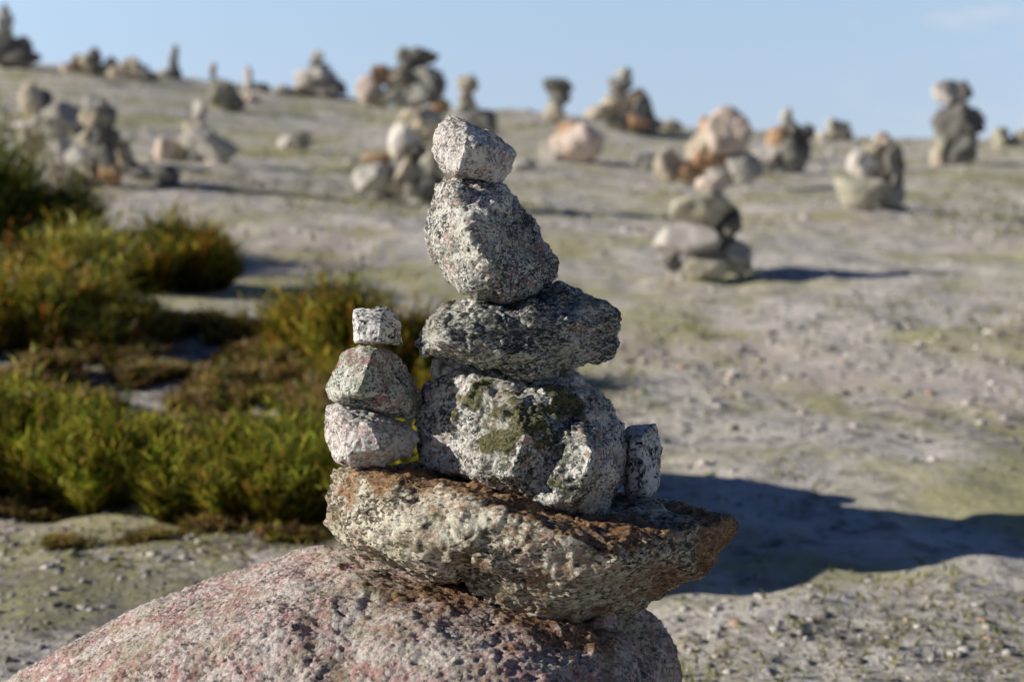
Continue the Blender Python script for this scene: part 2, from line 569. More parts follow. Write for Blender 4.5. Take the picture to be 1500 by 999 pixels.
# the big pink boulder everything stands on
bo = [(-260, 1180, .02), (-40, 1036, .02), (95, 945, .02), (210, 885, .03), (310, 846, .04), (400, 818, .05), (470, 801, .06),
      (640, 814, .08), (840, 856, .08), (940, 884, .05), (985, 925, .02), (1000, 970, .0), (1005, 1080, .0), (985, 1300, -.02),
      (-300, 1300, .02), (-250, 1400, .0), (960, 1400, .0),
      (520, 838, -.06), (640, 872, -.09), (780, 915, -.11), (900, 935, -.09),
      (250, 940, -.13), (480, 930, -.15), (650, 960, -.18), (800, 990, -.18), (930, 1010, -.12),
      (60, 1060, -.15), (300, 1080, -.22), (600, 1110, -.25), (860, 1150, -.22), (150, 1330, -.22), (700, 1400, -.24),
      (0, 1010, .22), (300, 880, .25), (600, 850, .25), (850, 910, .22), (-200, 1250, .25), (900, 1250, .25), (300, 1250, .32)]
hero("boulder", "big pink granite boulder at the bottom carrying the whole cairn",
     [bo, [(880, 895, -.06), (935, 880, .0), (965, 900, .0), (996, 945, -.02), (990, 1010, -.05), (890, 1010, -.12), (840, 930, -.08), (930, 900, .06), (960, 1000, .07)]],
     0.0022, (.004, .0020, .0015, .0020), 11, G_boul, soft=6, cat="boulder",
     moss=[(560, 850, -.08, .05, .45)],
     rust=[(640, 872, -.07, .06, .6), (800, 925, -.09, .08, .6)])

# long brown slab
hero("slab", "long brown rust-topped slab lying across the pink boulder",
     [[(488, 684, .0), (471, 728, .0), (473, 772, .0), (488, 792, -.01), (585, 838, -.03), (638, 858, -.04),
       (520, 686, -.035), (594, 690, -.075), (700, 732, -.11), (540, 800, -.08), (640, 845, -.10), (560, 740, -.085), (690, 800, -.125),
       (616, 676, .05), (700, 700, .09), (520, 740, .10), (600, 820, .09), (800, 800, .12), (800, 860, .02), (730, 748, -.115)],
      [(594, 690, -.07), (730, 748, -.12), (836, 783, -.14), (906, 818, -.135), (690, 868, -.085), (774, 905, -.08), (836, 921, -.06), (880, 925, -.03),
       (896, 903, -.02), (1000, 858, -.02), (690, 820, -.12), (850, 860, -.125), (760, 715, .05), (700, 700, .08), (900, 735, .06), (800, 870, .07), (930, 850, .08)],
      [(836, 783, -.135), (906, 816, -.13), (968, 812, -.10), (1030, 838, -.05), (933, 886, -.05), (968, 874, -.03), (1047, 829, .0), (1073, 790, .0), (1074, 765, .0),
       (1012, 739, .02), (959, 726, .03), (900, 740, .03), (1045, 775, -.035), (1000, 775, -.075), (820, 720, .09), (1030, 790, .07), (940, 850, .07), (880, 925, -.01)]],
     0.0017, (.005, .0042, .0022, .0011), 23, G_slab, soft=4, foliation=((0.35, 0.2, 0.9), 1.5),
     brown=[(1040, 800, -.03, .07, .6), (960, 850, -.06, .06, .5), (880, 880, -.07, .06, .42), (780, 850, -.12, .06, .4), (700, 850, -.11, .05, .4), (500, 705, -.03, .03, .6)],  # lower-right blobs paint the slab's sun-shaded side dark brown
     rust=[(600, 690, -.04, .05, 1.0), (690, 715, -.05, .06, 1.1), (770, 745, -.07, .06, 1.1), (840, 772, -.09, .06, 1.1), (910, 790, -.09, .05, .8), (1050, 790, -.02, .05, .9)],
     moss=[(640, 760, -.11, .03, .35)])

# mossy main stone
hero("mossy_stone", "large moss-patched grey stone in the middle of the cairn",
     [[(623, 579, .02), (638, 561, .01), (679, 540, .0), (724, 536, .0), (776, 540, .0), (828, 540, .01), (851, 554, .01), (888, 587, .01), (910, 624, .01),
       (921, 669, .01), (921, 706, .01), (895, 729, .0), (869, 750, -.02), (832, 745, -.04), (776, 730, -.05), (739, 722, -.05), (701, 703, -.05), (653, 688, -.02), (645, 676, .0), (612, 669, .02), (608, 617, .02),
       (690, 562, -.03), (672, 610, -.03), (684, 650, -.04), (704, 690, -.05), (752, 585, -.06), (768, 640, -.088), (748, 695, -.085), (830, 568, -.03), (810, 625, -.055), (880, 640, -.035),
       (650, 600, .09), (750, 570, .10), (860, 600, .10), (880, 700, .09), (700, 690, .08)],
      [(800, 640, -.05), (850, 622, -.06), (895, 650, -.045), (900, 700, -.05), (884, 757, -.035), (868, 762, -.035), (832, 752, -.055), (790, 735, -.065), (780, 690, -.06), (868, 660, -.105), (858, 700, -.108), (838, 735, -.09),
       (860, 740, .04), (780, 700, .04), (880, 650, .04)]],
     0.0014, (.005, .0042, .0026, .0010), 37, G_main, soft=4,
     moss=[(700, 610, -.07, .022, 1.0), (722, 590, -.06, .022, .9), (735, 625, -.075, .028, 1.0), (755, 590, -.05, .024, .9), (800, 585, -.04, .03, .85), (840, 585, -.035, .03, .8), (715, 650, -.06, .025, .7), (690, 585, -.04, .025, .85), (770, 610, -.07, .03, .8), (800, 600, -.05, .03, .8), (860, 610, -.045, .025, .7), (840, 720, -.09, .025, .55)])

# dark tilted stone
hero("dark_stone", "wide dark grey stone lying on the mossy stone",
     [[(604, 506, .0), (622, 475, .0), (661, 444, .0), (688, 436, -.005), (749, 446, -.01), (700, 450, -.045), (640, 468, -.045), (655, 500, -.07), (700, 475, -.068),
       (617, 521, -.01), (648, 523, -.02), (710, 533, -.03), (771, 552, -.03), (700, 515, -.07), (780, 520, -.065), (780, 470, -.055),
       (650, 480, .07), (720, 470, .09), (760, 530, .08), (840, 500, .08)],
      [(749, 450, -.02), (790, 430, .0), (824, 407, .01), (860, 422, .01), (899, 444, .01), (911, 466, .01), (899, 514, .01), (864, 529, -.005), (855, 541, -.01), (824, 543, -.02),
       (771, 552, -.03), (780, 462, -.055), (840, 470, -.042), (870, 480, -.025), (840, 515, -.035), (770, 525, -.06), (800, 450, .08), (870, 460, .08), (860, 510, .07)],
      [(762, 462, -.045), (775, 444, -.045), (793, 442, -.03), (800, 470, -.05), (782, 478, -.066), (768, 474, -.063), (780, 460, .0)]],
     0.0014, (.004, .0056, .0030, .0010), 41, G_dark, soft=3, foliation=((0.5, 0.2, 0.85), 1.4),
     moss=[(640, 460, -.03, .03, .4)])

# small wedge between them
hero("wedge_stone", "small pale stone wedged between the dark stone and the mossy stone",
     [outline([(635, 526), (662, 520), (700, 526), (708, 552), (672, 562), (644, 566), (632, 552)], .015, .05, .8) + [(655, 545, .0), (680, 545, .0)]],
     0.0012, (.002, .002, .0014, .0007), 43, G_white, soft=3, moss=[(655, 540, .01, .02, .5)])

# tall leaning stone
hero("leaning_stone", "tall leaning grey stone second from the top of the cairn",
     [[(633, 266, .0), (663, 257, .0), (692, 259, .0), (736, 272, .0), (760, 290, .01), (760, 303, .01), (789, 329, .01), (807, 360, .01), (823, 387, .01), (820, 409, .005),
       (789, 431, -.01), (747, 448, -.02), (712, 440, -.02), (670, 431, -.005), (650, 409, .0), (619, 356, .0), (617, 334, .0), (626, 316, .0),
       (662, 272, -.035), (690, 345, -.062), (714, 387, -.066), (742, 432, -.05), (700, 290, -.04), (735, 300, -.028), (680, 420, -.04), (650, 370, -.035),
       (670, 290, .07), (730, 310, .07), (780, 390, .07), (680, 400, .07)],
      [(668, 300, -.04), (684, 320, -.055), (690, 360, -.066), (720, 392, -.069), (735, 352, -.052), (715, 310, -.05), (700, 350, .0)]],
     0.0014, (.0026, .0044, .0024, .0009), 53, G_grey, soft=1)

# top stone
hero("top_stone", "pinkish white pointed stone on the very top of the cairn",
     [[(656, 166, .0), (633, 197, .0), (633, 221, .0), (646, 246, -.005), (668, 257, -.02), (701, 258, -.02), (725, 271, -.01), (736, 272, .0), (750, 252, .01), (759, 226, .01),
       (749, 213, .01), (727, 197, .01), (688, 177, .0), (681, 178, -.02), (682, 206, -.045), (672, 250, -.04), (652, 200, -.025), (700, 215, -.042), (725, 245, -.025), (650, 232, -.022),
       (660, 200, .04), (700, 200, .05), (730, 230, .05), (670, 240, .045), (720, 255, .04)]],
     0.0011, (.0024, .0024, .0016, .0008), 61, G_top, soft=3)

# small stack on the left
hero("small_white_stone", "whitish rounded stone at the foot of the little left stack",
     [[(479, 594, .0), (474, 639, .0), (488, 680, -.01), (515, 689, -.015), (563, 684, -.02), (604, 673, -.01), (613, 643, .0), (604, 624, .0), (552, 600, .0), (500, 590, .0),
       (500, 612, -.032), (540, 620, -.045), (510, 665, -.04), (560, 660, -.045), (585, 640, -.03), (500, 620, .06), (560, 620, .06), (580, 660, .05), (510, 670, .05)]],
     0.0012, (.0028, .0026, .0018, .0008), 71, G_white, soft=4)
hero("small_green_stone", "greenish pink-veined stone in the middle of the little left stack",
     [[(526, 505, .0), (500, 516, .0), (481, 568, .0), (485, 585, -.005), (544, 597, -.02), (604, 617, .0), (622, 587, .005), (615, 568, .005), (586, 525, .005), (567, 510, .0),
       (546, 512, -.025), (522, 575, -.046), (535, 545, -.042), (500, 555, -.02), (575, 580, -.03), (520, 530, .05), (570, 540, .05), (590, 590, .05), (510, 575, .05)]],
     0.0012, (.0022, .0022, .0015, .0007), 73, G_green, soft=3)
hero("small_block", "small black and white block topping the little left stack",
     [[(517, 453, .0), (563, 449, .005), (569, 462, .005), (587, 471, .005), (590, 506, .0), (556, 506, -.01), (518, 503, -.005), (524, 470, -.022), (556, 478, -.028), (578, 482, -.018), (556, 502, -.026), (526, 498, -.022),
       (525, 458, .035), (575, 465, .04), (580, 500, .04), (525, 500, .035)]],
     0.0010, (.0012, .0014, .0011, .0006), 79, G_cube, soft=2)
# upright stone on the right
hero("upright_stone", "small upright grey stone leaning on the right of the mossy stone",
     [[(906, 632, .03), (922, 621, .02), (961, 620, .03), (968, 650, .03), (968, 706, .03), (956, 736, .02), (922, 732, .01), (906, 694, .03),
       (940, 640, -.002), (945, 720, -.005), (925, 650, .0), (925, 715, .0), (920, 640, .065), (958, 635, .07), (960, 710, .07), (925, 715, .065)]],
     0.0012, (.0016, .0018, .0014, .0007), 83, G_cube, soft=2)

# ------------------------------------------------------------------ the cairns further off
_b = bmesh.new(); bmesh.ops.create_icosphere(_b, subdivisions=4, radius=1.0)
ICO_V = np.array([v.co[:] for v in _b.verts]); ICO_F = np.array([[v.index for v in f.verts] for f in _b.faces]); _b.free()

RM = {
    'grey': rock_mat("weathered_grey_rock", (0.44, 0.42, 0.38), (0.64, 0.61, 0.55)),
    'pale': rock_mat("pale_rock", (0.68, 0.62, 0.55), (0.80, 0.75, 0.68), 0.1),
    'tan': rock_mat("tan_rock", (0.58, 0.49, 0.36), (0.72, 0.63, 0.50), 0.15),
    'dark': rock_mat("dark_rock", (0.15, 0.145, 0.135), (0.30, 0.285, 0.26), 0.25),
    'rust': rock_mat("rusty_rock", (0.46, 0.27, 0.15), (0.60, 0.41, 0.27), 0.15),
    'pink': rock_mat("pink_rock", (0.66, 0.52, 0.43), (0.78, 0.66, 0.57), 0.08),
    'olive': rock_mat("lichened_rock", (0.42, 0.395, 0.31), (0.60, 0.565, 0.46), 0.4),
}
_seed = [100]


def far_stone(label, group, px, py, w, h, s, kind, tilt=0.0, thick=None, angular=0.6, name="stone"):
    _seed[0] += 1
    r = np.random.default_rng(_seed[0])
    if 'round' in label or 'ball' in label or 'boulder' in label: angular = -0.3
    v = ICO_V.copy()
    for k in range(int(8 + 10 * angular)):
        nrm = r.normal(size=3); nrm /= np.linalg.norm(nrm)
        dd = r.uniform(0.5, 0.86)
        ov = np.clip(v @ nrm - dd, 0, None)
        v = v - ov[:, None] * nrm[None] * 0.97
    v = v - 0.5 * (v.max(0) + v.min(0))
    v = v / (0.5 * (v.max(0) - v.min(0)))
    mw, mh = w * s / FPX, h * s / FPX
    md = (thick if thick else 0.85 * 0.5 * (w + h)) * s / FPX
    v = v * np.array([mw, md, mh])[None] * 0.575
    nn = v / (np.linalg.norm(v, axis=1)[:, None] + 1e-9)
    m = min(mw, mh, md)
    d = m * (0.07 * fbm(v / m * 2.2 + _seed[0], 3, _seed[0]) + 0.035 * fbm(v / m * 8 + 5, 3, 7))
    v = v + nn * d[:, None]
    a = math.radians(tilt)
    R = np.array([[math.cos(a), 0, math.sin(a)], [0, 1, 0], [-math.sin(a), 0, math.cos(a)]])
    v = v @ R.T
    me = quick_mesh(name, v, ICO_F, 3)
    smooth(me)
    o = link(name, me, RM[kind], P(px, py, s))
    return tag(o, label, "stone", group)


def cairn(phrase, group, base, stones, ds=0.0):
    g, s = ground(*base)
    s += ds
    for st in stones:
        what, px, py, w, h, kind = st[:6]
        tilt = st[6] if len(st) > 6 else 0
        off = st[7] if len(st) > 7 else 0.0
        far_stone(what + " " + phrase, group, px, py, w, h, s + off, kind, tilt)


CAIRNS = [
    ("of the tall skyline cairn at the left edge", "stones of the tall cairn at the left edge", (20, 100), [
        ("wide dark base stone", 24, 88, 64, 26, 'dark'), ("dark block on the right", 32, 68, 32, 26, 'dark'), ("large pale slab", 2, 66, 34, 52, 'olive', 8),
        ("slim grey stone near the top", 7, 38, 22, 34, 'grey'), ("topmost small stone", 5, 18, 14, 20, 'grey')]),
    ("of the low dark-knobbed skyline cluster at left", "stones of the low dark-knobbed cluster", (130, 110), [
        ("pale pink end stone", 101, 102, 22, 16, 'pink'), ("brown upright stone", 112, 93, 15, 24, 'rust'), ("tan middle stone", 126, 96, 28, 26, 'tan'),
        ("round dark knob", 139, 83, 22, 22, 'dark'), ("flat dark stone under the knob", 140, 101, 28, 16, 'dark'), ("small dark stone at the right end", 163, 93, 16, 16, 'dark')]),
    ("of the tan skyline heap left of the thin pillar", "stones of the tan skyline heap", (195, 118), [
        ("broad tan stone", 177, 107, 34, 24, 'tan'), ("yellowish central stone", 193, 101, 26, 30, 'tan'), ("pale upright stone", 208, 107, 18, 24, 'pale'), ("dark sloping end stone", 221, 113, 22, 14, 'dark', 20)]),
    ("of the thin skyline pillar at left", "stones of the thin skyline pillar", (250, 113), [
        ("flat base stone", 247, 108, 34, 12, 'olive'), ("dark stone at the foot", 258, 106, 14, 14, 'dark'), ("middle stone", 254, 93, 14, 26, 'grey'), ("slim pointed tip", 257, 77, 9, 20, 'grey')]),
    ("of the pointed lichened cairn below the left skyline", "stones of the pointed lichened cairn", (328, 162), [
        ("slim finger stone on top", 312, 106, 9, 22, 'pink'), ("small dark stone under the finger", 313, 121, 10, 12, 'dark'), ("large pointed lichened stone", 329, 138, 38, 38, 'olive', 10),
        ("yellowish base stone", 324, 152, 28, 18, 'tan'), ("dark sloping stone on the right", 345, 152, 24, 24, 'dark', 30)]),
    ("of the small pink-tipped cairn on the left skyline slope", "stones of the pink-tipped cairn", (370, 150), [
        ("pink tip stone", 364, 108, 10, 18, 'pink'), ("pale stone under the pink tip", 366, 124, 16, 16, 'pale'), ("dark sloping stone", 382, 127, 26, 12, 'dark', 22),
        ("pale foot stone", 366, 145, 24, 16, 'pink')]),
    ("of the mushroom-like left cairn", "stones of the mushroom-shaped cairn", (92, 238), [
        ("slender pale pillar stone", 92, 212, 15, 58, 'pale', 3), ("broad grey cap stone", 89, 172, 58, 38, 'grey', 8), ("white rounded stone at left", 42, 184, 36, 24, 'pale', 0, -.05),
        ("tall tan head stone", 47, 146, 28, 44, 'tan'), ("dark stone beside the head", 66, 148, 20, 30, 'dark', 0, .1), ("dark stone painted as shade right of the cap", 112, 178, 24, 38, 'dark', 0, .1), ("low grey prop stone at left", 44, 210, 40, 32, 'olive', 0, .1)]),  # the cap's shaded side is put in as a dark stone
    ("of the upright brown cairn behind the bushes", "stones of the upright brown cairn", (135, 274), [
        ("grey round cap stone", 141, 153, 34, 26, 'grey'), ("tan block below the cap", 137, 176, 38, 32, 'tan'), ("dark block behind the tan one", 156, 178, 32, 44, 'dark', 0, .08),  # dark block paints the shade beside the tan block
        ("dark slanted stone", 150, 203, 44, 30, 'dark', 15), ("small tan stone at left", 127, 205, 26, 22, 'tan', -20), ("dark brown column stone", 152, 234, 32, 42, 'dark'),
        ("pale flat stone", 122, 230, 42, 22, 'pale'), ("left tan base stone", 100, 258, 46, 34, 'tan'), ("middle tan base stone", 130, 260, 40, 32, 'tan', 0, .06), ("brown base stone at right", 163, 258, 30, 34, 'rust')]),
    ("beside the upright brown cairn on its right", "loose stones right of the brown cairn", (195, 270), [
        ("tan leaning stone", 177, 226, 28, 34, 'tan'), ("dark stone at the tan one's foot", 190, 244, 24, 20, 'dark'), ("grey flat stone", 206, 255, 36, 22, 'grey'), ("dark round stone farthest right", 242, 259, 40, 30, 'dark')]),
    ("of the conical cairn with a pale head", "stones of the pale-headed conical cairn", (300, 238), [
        ("pale oval head stone", 293, 166, 20, 32, 'pale'), ("tan neck stone", 291, 195, 42, 30, 'tan'), ("big sloping grey stone", 305, 218, 72, 48, 'grey', 18),
        ("pinkish base stone", 313, 241, 42, 22, 'pink'), ("dark base stone", 286, 243, 22, 18, 'dark'), ("pink stone at the left foot", 241, 223, 32, 36, 'pink', -10), ("tan grey stone at the left foot", 262, 222, 28, 32, 'tan', 0, .05)]),
    ("of the tiny low heap on the open slope", "stones of the tiny low heap", (440, 222), [
        ("flat tan cap", 444, 198, 24, 9, 'tan'), ("grey block", 443, 210, 28, 18, 'grey'), ("pale block at left", 419, 208, 24, 16, 'pale')]),
    ("of the skyline cairn with a wide pale belly", "stones of the wide-bellied skyline cairn", (470, 142), [
        ("small grey top stone", 466, 84, 17, 18, 'grey'), ("dark flat neck stone", 468, 97, 28, 12, 'dark'), ("wide pale belly stone", 462, 114, 56, 30, 'pale', 6), ("dark base stone", 478, 129, 56, 26, 'dark', 12), ("low tan base stone", 452, 133, 36, 16, 'tan')]),
    ("of the largest skyline cairn", "stones of the largest skyline cairn", (590, 160), [
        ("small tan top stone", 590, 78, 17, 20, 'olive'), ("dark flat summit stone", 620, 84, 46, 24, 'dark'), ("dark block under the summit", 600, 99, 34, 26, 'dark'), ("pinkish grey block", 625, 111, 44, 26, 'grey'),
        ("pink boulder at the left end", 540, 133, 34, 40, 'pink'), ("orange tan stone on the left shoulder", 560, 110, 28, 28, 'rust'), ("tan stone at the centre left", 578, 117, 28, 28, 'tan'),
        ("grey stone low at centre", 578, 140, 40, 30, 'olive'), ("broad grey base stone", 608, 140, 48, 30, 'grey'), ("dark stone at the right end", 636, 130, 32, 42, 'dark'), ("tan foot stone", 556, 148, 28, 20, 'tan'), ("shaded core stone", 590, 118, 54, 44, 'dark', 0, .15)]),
    ("lying below the largest skyline cairn", "stone below the largest skyline cairn", (645, 165), [("round rust brown stone", 645, 154, 26, 22, 'rust')]),
    ("of the pale cairn behind the top stone", "stones of the pale cairn behind the top stone", (595, 302), [
        ("big tan upper stone", 618, 184, 66, 46, 'tan', 10), ("white boulder", 593, 208, 44, 54, 'pale'), ("dark stone painted as the shady gap", 607, 220, 26, 20, 'dark', 0, -.05),  # the shaded gap is filled with dark rock colour
        ("flat rusty stone at left", 553, 231, 40, 14, 'rust'), ("pale grey left base stone", 548, 260, 58, 42, 'grey', -14), ("tan upright stone", 592, 258, 40, 56, 'tan', 12),
        ("olive stone at right", 625, 240, 46, 46, 'olive'), ("grey base stone", 603, 278, 48, 34, 'olive'), ("dark base stone at right", 634, 278, 46, 40, 'dark'), ("dark stone painted as shadow low at left", 562, 284, 40, 24, 'dark', 0, .1)]),  # shadow under the left base stone is put in as dark rock
    ("of the narrow cairn right of the largest skyline cairn", "stones of the narrow skyline cairn", (690, 196), [
        ("square tan top stone", 685, 123, 28, 22, 'tan'), ("yellowish middle stone", 683, 142, 24, 20, 'tan'), ("flat grey stone", 684, 157, 30, 16, 'olive'), ("dark broad base stone", 703, 178, 46, 36, 'dark'), ("grey base stone", 678, 174, 34, 26, 'grey')]),
    ("of the top-heavy dark skyline cairn", "stones of the top-heavy dark cairn", (814, 182), [
        ("dark wide top stone", 817, 127, 38, 22, 'dark', 6), ("dark second stone", 820, 144, 32, 20, 'dark'), ("tan third stone", 812, 158, 24, 18, 'olive'), ("pale base stone", 812, 171, 30, 20, 'tan')]),
    ("of the low cairn with an orange cap", "stones of the orange-capped low cairn", (840, 238), [
        ("bright rusty cap stone", 830, 191, 38, 22, 'rust', -25), ("big round pinkish tan boulder", 844, 211, 74, 52, 'pink', -8), ("pale block at left", 806, 221, 32, 30, 'pale')]),
    ("of the big orange and tan skyline cairn", "stones of the orange and tan skyline cairn", (915, 194), [
        ("small grey top stone", 914, 109, 22, 18, 'grey'), ("grey second stone", 909, 126, 34, 24, 'grey'), ("broad tan stone", 906, 147, 46, 30, 'tan'), ("orange stone on the right side", 934, 148, 30, 32, 'rust'),
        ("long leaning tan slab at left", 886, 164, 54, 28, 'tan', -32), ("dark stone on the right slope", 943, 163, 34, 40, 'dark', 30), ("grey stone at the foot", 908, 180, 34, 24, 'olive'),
        ("orange base stone", 936, 179, 42, 28, 'rust'), ("dark base stone at the right end", 958, 183, 26, 20, 'dark'), ("brownish core stone", 920, 162, 48, 44, 'tan', 0, .12)]),
    ("lying on the skyline right of the big orange cairn", "loose skyline stones", (985, 194), [("low pale stone", 984, 186, 28, 18, 'olive')]),
    ("lying alone on the slope below the skyline", "loose slope stones", (944, 250), [("grey rounded stone", 944, 238, 36, 24, 'grey')]),
    ("lying in shade beside the orange-capped low cairn", "loose slope stones", (772, 252), [("small dark grey stone", 768, 241, 34, 18, 'grey')]),
    ("of the wide cairn with a big pink ball", "stones of the pink-ball cairn", (1010, 272), [
        ("big pink ball stone", 1064, 196, 62, 64, 'pink'), ("small rusty stone behind the ball", 1031, 184, 15, 26, 'rust'), ("tan leaning stone", 1028, 214, 30, 50, 'tan', 35), ("orange brown prop stone", 1038, 234, 44, 34, 'rust', -20),
        ("cream stone at the left end", 978, 244, 38, 42, 'tan', 10), ("reddish flat stone", 1004, 252, 44, 28, 'rust', -10), ("big grey stone in shade at right", 1084, 250, 58, 50, 'grey', 15), ("pale grey front stone", 1048, 258, 44, 30, 'grey', -10)]),
    ("of the dark cairn right of the pink ball", "stones of the dark tilted cairn", (1150, 255), [
        ("pointed grey top stone", 1152, 173, 17, 26, 'grey'), ("dark stone below the tip", 1158, 192, 28, 24, 'dark'), ("dark stone sticking out right", 1180, 196, 24, 22, 'dark'), ("orange tan stone", 1138, 204, 30, 30, 'rust'),
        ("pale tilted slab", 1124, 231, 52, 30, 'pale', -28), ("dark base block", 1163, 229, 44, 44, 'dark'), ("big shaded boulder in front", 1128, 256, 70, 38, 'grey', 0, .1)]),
    ("of the small mossy skyline cairn", "stones of the small mossy skyline cairn", (1226, 208), [
        ("pointed mossy stone", 1227, 191, 30, 28, 'olive'), ("little pale stone at left", 1207, 200, 16, 14, 'pale'), ("little dark stone at right", 1241, 200, 14, 14, 'dark')]),
    ("of the tilted-base cairn at right", "stones of the tilted-base cairn", (1265, 308), [
        ("pale pinkish top stone", 1292, 205, 26, 22, 'pink'), ("tan second stone", 1284, 224, 34, 26, 'tan'), ("tall dark stone at right", 1306, 234, 28, 56, 'dark', -4), ("pale round stone at left", 1262, 239, 36, 34, 'pale'),
        ("small cream stone in the middle", 1288, 255, 20, 28, 'tan'), ("dark lower stone at right", 1310, 268, 24, 36, 'dark'), ("big tilted lichened base stone", 1262, 278, 88, 50, 'olive', 14), ("grey base stone at right", 1304, 288, 36, 34, 'grey')]),
    ("of the tall dark cairn near the right edge", "stones of the tall dark cairn at right", (1400, 242), [
        ("pale pink top stone", 1387, 135, 38, 34, 'pale', 15), ("dark stone beside the pink top", 1411, 136, 24, 30, 'dark', 20), ("little grey neck stone", 1405, 153, 26, 14, 'grey'),
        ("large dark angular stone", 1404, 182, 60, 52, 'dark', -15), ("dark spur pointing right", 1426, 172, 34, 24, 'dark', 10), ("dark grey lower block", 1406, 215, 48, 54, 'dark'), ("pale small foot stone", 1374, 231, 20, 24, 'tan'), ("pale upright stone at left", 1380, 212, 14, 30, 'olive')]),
    ("of the little cairn on the right skyline edge", "stones of the little right edge cairn", (1470, 214), [
        ("pale pointed stone", 1465, 201, 22, 26, 'olive'), ("low dark stone", 1481, 207, 22, 14, 'dark'), ("pale stone touching the frame", 1496, 201, 18, 20, 'olive')]),
    ("of the nearest right cairn with the longest shadow", "stones of the long-shadowed right cairn", (1030, 412), [
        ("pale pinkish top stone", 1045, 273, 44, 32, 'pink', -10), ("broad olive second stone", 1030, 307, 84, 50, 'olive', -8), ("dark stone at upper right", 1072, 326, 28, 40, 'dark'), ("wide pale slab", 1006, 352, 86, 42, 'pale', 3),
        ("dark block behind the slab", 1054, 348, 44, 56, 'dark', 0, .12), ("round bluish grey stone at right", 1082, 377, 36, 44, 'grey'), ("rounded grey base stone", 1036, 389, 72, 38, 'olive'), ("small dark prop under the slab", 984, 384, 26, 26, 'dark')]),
    ("of the wee pile on the skyline by the wide-bellied cairn", "stones of the wee skyline pile", (415, 137), [
        ("low grey stone", 412, 131, 20, 12, 'grey'), ("tiny dark stone", 424, 134, 12, 9, 'dark')]),
]
for c in CAIRNS:
    cairn(*c)

# ------------------------------------------------------------------ ground sheet
n = 560
tt = np.linspace(-1, 1, n)
gx = np.sinh(tt * 8.2) / np.sinh(8.2) * 4000 * 1.0
gx = np.sign(tt) * (np.abs(tt) * 9 + np.maximum(np.abs(tt) - 0.55, 0) ** 4 * 90000)
ny = 640
ta = np.linspace(0, 1, ny)
gy = -4 + 12 * ta + 22 * ta ** 2 + np.maximum(ta - 0.85, 0) ** 3 * 1500000
X, Y = np.meshgrid(gx, gy)
Z = terrain(X.ravel(), Y.ravel())
V = np.stack([X.ravel(), Y.ravel(), Z], 1)
ii = np.arange(ny * n).reshape(ny, n)
F = np.stack([ii[:-1, :-1].ravel(), ii[:-1, 1:].ravel(), ii[1:, 1:].ravel(), ii[1:, :-1].ravel()], 1)
me = quick_mesh("ground", V, F, 4)
smooth(me)
sand = np.zeros(len(V))
for (px, py, rx, ry, a) in ((1000, 512, 0.42, 0.35, 1.0), (1250, 560, 0.8, 0.22, .7), (1210, 325, 0.55, 0.4, .8), (400, 385, 0.6, 0.7, .9), (120, 770, 0.4, 0.25, .7), (460, 350, .5, .6, .7), (1420, 590, .5, .25, .6)):
    g, s = ground(px, py)
    e_ = ((V[:, 0] - g[0]) / rx) ** 2 + ((V[:, 1] - g[1]) / ry) ** 2
    sand = np.maximum(sand, a * np.exp(-e_))
dirt_shade = np.zeros(len(V))
for (px, py, rx, ry, a) in ((120, 880, 0.45, 0.28, 1.0), (330, 800, 0.3, 0.15, .8), (20, 800, .3, .2, .7), (1400, 620, 0.5, 0.25, .7), (1250, 930, 0.3, 0.12, .6), (1050, 600, 0.4, 0.2, .6), (150, 540, .8, .5, .9), (1450, 980, .3, .1, .5)):  # dark dirt patches; the one in the left hollow paints its shadow
    g, s = ground(px, py)
    dirt_shade = np.maximum(dirt_shade, a * np.exp(-((V[:, 0] - g[0]) / rx) ** 2 - ((V[:, 1] - g[1]) / ry) ** 2))
add_val(me, 'dirt_shade', dirt_shade)
add_val(me, 'sand', sand)
tag(link("ground", me, soil_mat()), "grey gravelly heath ground rising to a low skyline", None, None, "structure")

# gravel: far too many to count
ICO12 = None
_b = bmesh.new(); bmesh.ops.create_icosphere(_b, subdivisions=1, radius=1.0)
P_V = np.array([v.co[:] for v in _b.verts]); P_F = np.array([[v.index for v in f.verts] for f in _b.faces]); _b.free()


